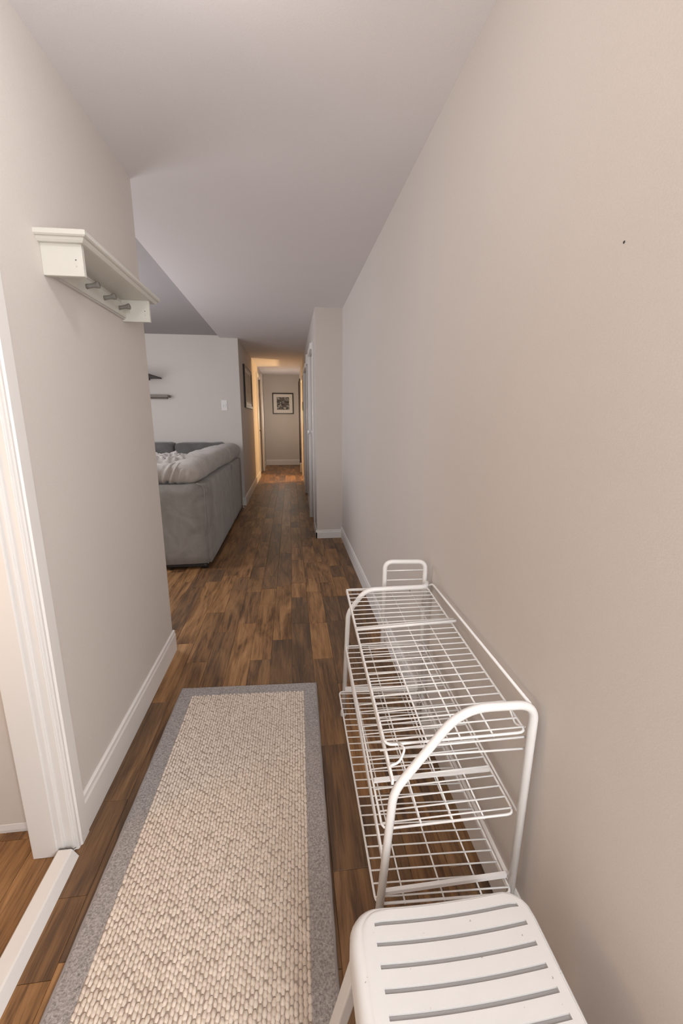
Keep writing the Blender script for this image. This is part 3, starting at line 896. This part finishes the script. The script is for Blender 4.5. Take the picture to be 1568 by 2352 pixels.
def lerp(a, b, t): return a * (1 - t) + b * t
def wire_shelf(name, FL, FR, NL, NR, ncross, longs, side_l=0.0, wl=0.0022, lab=None, split=None):
    FL, FR, NL, NR = map(Vector, (FL, FR, NL, NR))
    bm = bmesh.new()
    r = 0.02
    corners = [NL, FL, FR, NR]
    loop = []
    for i in range(4):
        a, b, c = corners[i - 1], corners[i], corners[(i + 1) % 4]
        p = b + (a - b).normalized() * r; q = b + (c - b).normalized() * r
        for k in range(5):
            t = k / 4; loop.append(p * (1 - t) ** 2 + b * 2 * t * (1 - t) + q * t * t)
    add_tube(bm, loop, 0.0034, 8, True)
    sh = from_bm(name, bm, M_WIRE, rk, True)
    if lab: sh['label'] = lab
    for i in range(ncross):
        t = (i + 0.6) / ncross
        a, b = lerp(FL, NL, t), lerp(FR, NR, t)
        o = Vector((0, 0, 0.0042))
        tube('cross_wire', [a + o, b + o], wl, M_WIRE, sh, 6)
    for s in longs:
        a, b = lerp(FL, FR, s), lerp(NL, NR, s)
        tube('long_wire', [a, b + (b - a).normalized() * 0.004], wl * 1.1, M_WIRE, sh, 6)
    return sh
top_s = wire_shelf('top_shelf', (0.220, 1.655, 0.690), (0.556, 1.600, 0.708), (0.220, 0.885, 0.594), (0.558, 0.825, 0.650), 26, (0.30, 0.54, 0.77))
# raised rails of the top shelf
tube('back_rail', fillet([(0.562, 1.60, 0.712), (0.566, 1.56, 0.738), (0.563, 0.83, 0.725)], 0.02), 0.0042, M_WIRE, top_s, 8)
flat_bar('front_rail', (0.221, 1.64, 0.690), (0.222, 0.812, 0.556), 0.016, 0.006, top_s)
tube('overlap_bar', [(0.215, 1.345, 0.668), (0.566, 1.300, 0.705)], 0.0050, M_WIRE, top_s, 8)
tube('overlap_bar', [(0.216, 1.365, 0.665), (0.566, 1.322, 0.702)], 0.0030, M_WIRE, top_s, 8)
tube('lock_hook', fillet([(0.222, 0.840, 0.575), (0.245, 0.842, 0.580), (0.262, 0.850, 0.612), (0.250, 0.885, 0.600)], 0.015), 0.0030, M_WIRE, top_s, 8)
tube('clip_wire', fillet([(0.548, 0.90, 0.672), (0.552, 0.865, 0.640), (0.562, 0.835, 0.655)], 0.01), 0.0026, M_WIRE, top_s, 6)
mid_s = wire_shelf('middle_shelf', (0.218, 1.640, 0.432), (0.552, 1.620, 0.432), (0.220, 0.890, 0.326), (0.558, 0.835, 0.394), 24, (0.30, 0.54, 0.77))
flat_bar('front_rail', (0.219, 1.66, 0.415), (0.215, 0.850, 0.262), 0.020, 0.006, mid_s)
tube('back_rail', [(0.560, 1.62, 0.440), (0.564, 0.835, 0.402)], 0.0032, M_WIRE, mid_s, 8)
flat_bar('brace_bar', (0.222, 1.02, 0.352), (0.556, 0.975, 0.398), 0.006, 0.014, mid_s)
bot_s = wire_shelf('bottom_shelf', (0.196, 1.700, 0.165), (0.556, 1.665, 0.165), (0.194, 0.830, 0.158), (0.552, 0.800, 0.176), 26, (0.21, 0.50, 0.78))

# ------------------------------------------------------------------ white slatted plastic seat
st_ = thing('step_stool', (0.28, 0.45, 0), 'white moulded plastic stool with slotted seat before the shoe rack', 'stool')
SX0, SX1, SY1, SY0 = 0.118, 0.458, 0.640, 0.170
SZ = 0.430
def seat_z(u, v):
    # sagging across the width, rolled over at the far edge
    s = (u - 0.5) * 2
    return SZ - 0.011 * (1 - s * s) + 0.004 * (v < 0)
slot_y = [0.622 - 0.0337 * k for k in range(13)]
SLW = 0.0086
def seat():
    xs = [SX0, SX0 + 0.008, SX0 + 0.016, SX0 + 0.022]
    n = 18
    xs += [SX0 + 0.022 + (SX1 - 0.016 - SX0 - 0.022) * i / n for i in range(1, n)] + [SX1 - 0.016, SX1 - 0.010, SX1 - 0.005, SX1]
    ys = [SY1, SY1 - 0.004, SY1 - 0.009]
    for y in slot_y: ys += [y, y - SLW]
    ys = [y for y in ys if y > SY0 + 0.01] + [SY0 + 0.006, SY0]
    ys = sorted(set(ys), reverse=True)
    rc = 0.045
    def corner(x, y):
        for cx, sx in ((SX0 + rc, -1), (SX1 - rc, 1)):
            for cy, sy in ((SY1 - rc, 1), (SY0 + rc, -1)):
                dx, dy = (x - cx) * sx, (y - cy) * sy
                if dx > 0 and dy > 0:
                    a, b = dx / rc, dy / rc
                    return cx + sx * rc * a * math.sqrt(1 - b * b / 2), cy + sy * rc * b * math.sqrt(1 - a * a / 2)
        return x, y
    bm = bmesh.new(); G = []
    for y in ys:
        row = []
        for x in xs:
            X, Y = corner(x, y)
            row.append(bm.verts.new((X, Y, seat_z((X - SX0) / (SX1 - SX0), 0))))
        G.append(row)
    slots = set()
    for j in range(len(ys) - 1):
        isslot = any(abs(ys[j] - y) < 1e-6 and abs(ys[j + 1] - (y - SLW)) < 1e-6 for y in slot_y)
        for i in range(len(xs) - 1):
            if isslot and xs[i] >= SX0 + 0.0215 and xs[i + 1] <= SX1 - 0.0155: slots.add((i, j)); continue
            bm.faces.new((G[j][i], G[j][i + 1], G[j + 1][i + 1], G[j + 1][i]))
    # slot walls
    rim = [e for e in bm.edges if e.is_boundary]
    outer = set(G[0] + G[-1] + [r[0] for r in G] + [r[-1] for r in G])
    inner = [e for e in rim if not (e.verts[0] in outer and e.verts[1] in outer)]
    ex = bmesh.ops.extrude_edge_only(bm, edges=inner)
    for v in [g for g in ex['geom'] if isinstance(g, bmesh.types.BMVert)]: v.co.z -= 0.005
    # rolled skirt
    ring = [G[0][i] for i in range(len(xs))] + [G[j][-1] for j in range(1, len(ys))] + [G[-1][i] for i in range(len(xs) - 2, -1, -1)] + [G[j][0] for j in range(len(ys) - 2, 0, -1)]
    cen = Vector(((SX0 + SX1) / 2, (SY0 + SY1) / 2, 0)); prev = ring
    nrms = []
    m = len(ring)
    for i in range(m):
        X, Y = ring[i].co.x, ring[i].co.y
        qx = max(SX0 + rc, min(SX1 - rc, X)); qy = max(SY0 + rc, min(SY1 - rc, Y))
        nn = Vector((X - qx, Y - qy, 0))
        nrms.append(nn.normalized() if nn.length > 1e-7 else Vector((0, 1, 0)))
    base = [v.co.copy() for v in ring]
    for (o, d) in ((0.004, 0.0012), (0.007, 0.0022), (0.010, 0.0018), (0.017, 0.003), (0.024, 0.008), (0.028, 0.016), (0.0295, 0.028), (0.030, 0.052)):
        cur = []
        for i in range(m):
            side = 0.32 + 0.68 * max(0.0, -nrms[i].x) ** 1.5
            cur.append(bm.verts.new(base[i] + nrms[i] * (o * side) - Vector((0, 0, d))))
        for i in range(m): bm.faces.new((prev[i], prev[(i + 1) % m], cur[(i + 1) % m], cur[i]))
        prev = cur
    so_ = from_bm('seat', bm, M_PLASTIC, st_, True); so_.data.set_sharp_from_angle(angle=math.radians(40)); return so_
seat_o = seat()
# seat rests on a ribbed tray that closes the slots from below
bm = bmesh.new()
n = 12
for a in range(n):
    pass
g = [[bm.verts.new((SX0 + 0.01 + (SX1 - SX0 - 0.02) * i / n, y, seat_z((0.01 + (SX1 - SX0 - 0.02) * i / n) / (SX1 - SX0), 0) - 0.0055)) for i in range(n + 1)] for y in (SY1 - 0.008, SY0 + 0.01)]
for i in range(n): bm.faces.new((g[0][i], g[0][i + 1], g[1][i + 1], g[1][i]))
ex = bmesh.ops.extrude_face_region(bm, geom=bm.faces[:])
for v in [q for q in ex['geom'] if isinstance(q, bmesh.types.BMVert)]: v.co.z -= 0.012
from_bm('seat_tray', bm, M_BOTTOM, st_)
def leg(name, tp, ft, wx, wy):
    tp, ft = Vector(tp), Vector(ft); bm = bmesh.new(); rs = []
    for p, s in ((tp, 1.0), (ft, 0.92)):
        rs.append([bm.verts.new(p + Vector((a * wx * s / 2, b * wy * s / 2, 0))) for a, b in ((-1, -1), (1, -1), (1, 1), (-1, 1))])
    for k in range(4): bm.faces.new((rs[0][k], rs[0][(k + 1) % 4], rs[1][(k + 1) % 4], rs[1][k]))
    bm.faces.new(rs[0][::-1]); bm.faces.new(rs[1])
    bmesh.ops.bevel(bm, geom=bm.edges[:], offset=0.003, segments=2, affect='EDGES', profile=0.5)
    return from_bm(name, bm, M_PLASTIC, st_)
leg('leg', (0.117, 0.590, 0.420), (0.020, 0.600, 0.0135), 0.022, 0.036)
leg('leg', (0.450, 0.590, 0.415), (0.520, 0.600, 0.0), 0.022, 0.036)
leg('leg', (0.117, 0.215, 0.420), (0.020, 0.200, 0.0135), 0.022, 0.036)
leg('leg', (0.450, 0.215, 0.415), (0.520, 0.200, 0.0), 0.022, 0.036)
box('stretcher', 0.045, 0.500, 0.592, 0.604, 0.10, 0.13, M_PLASTIC, st_, 0.003)
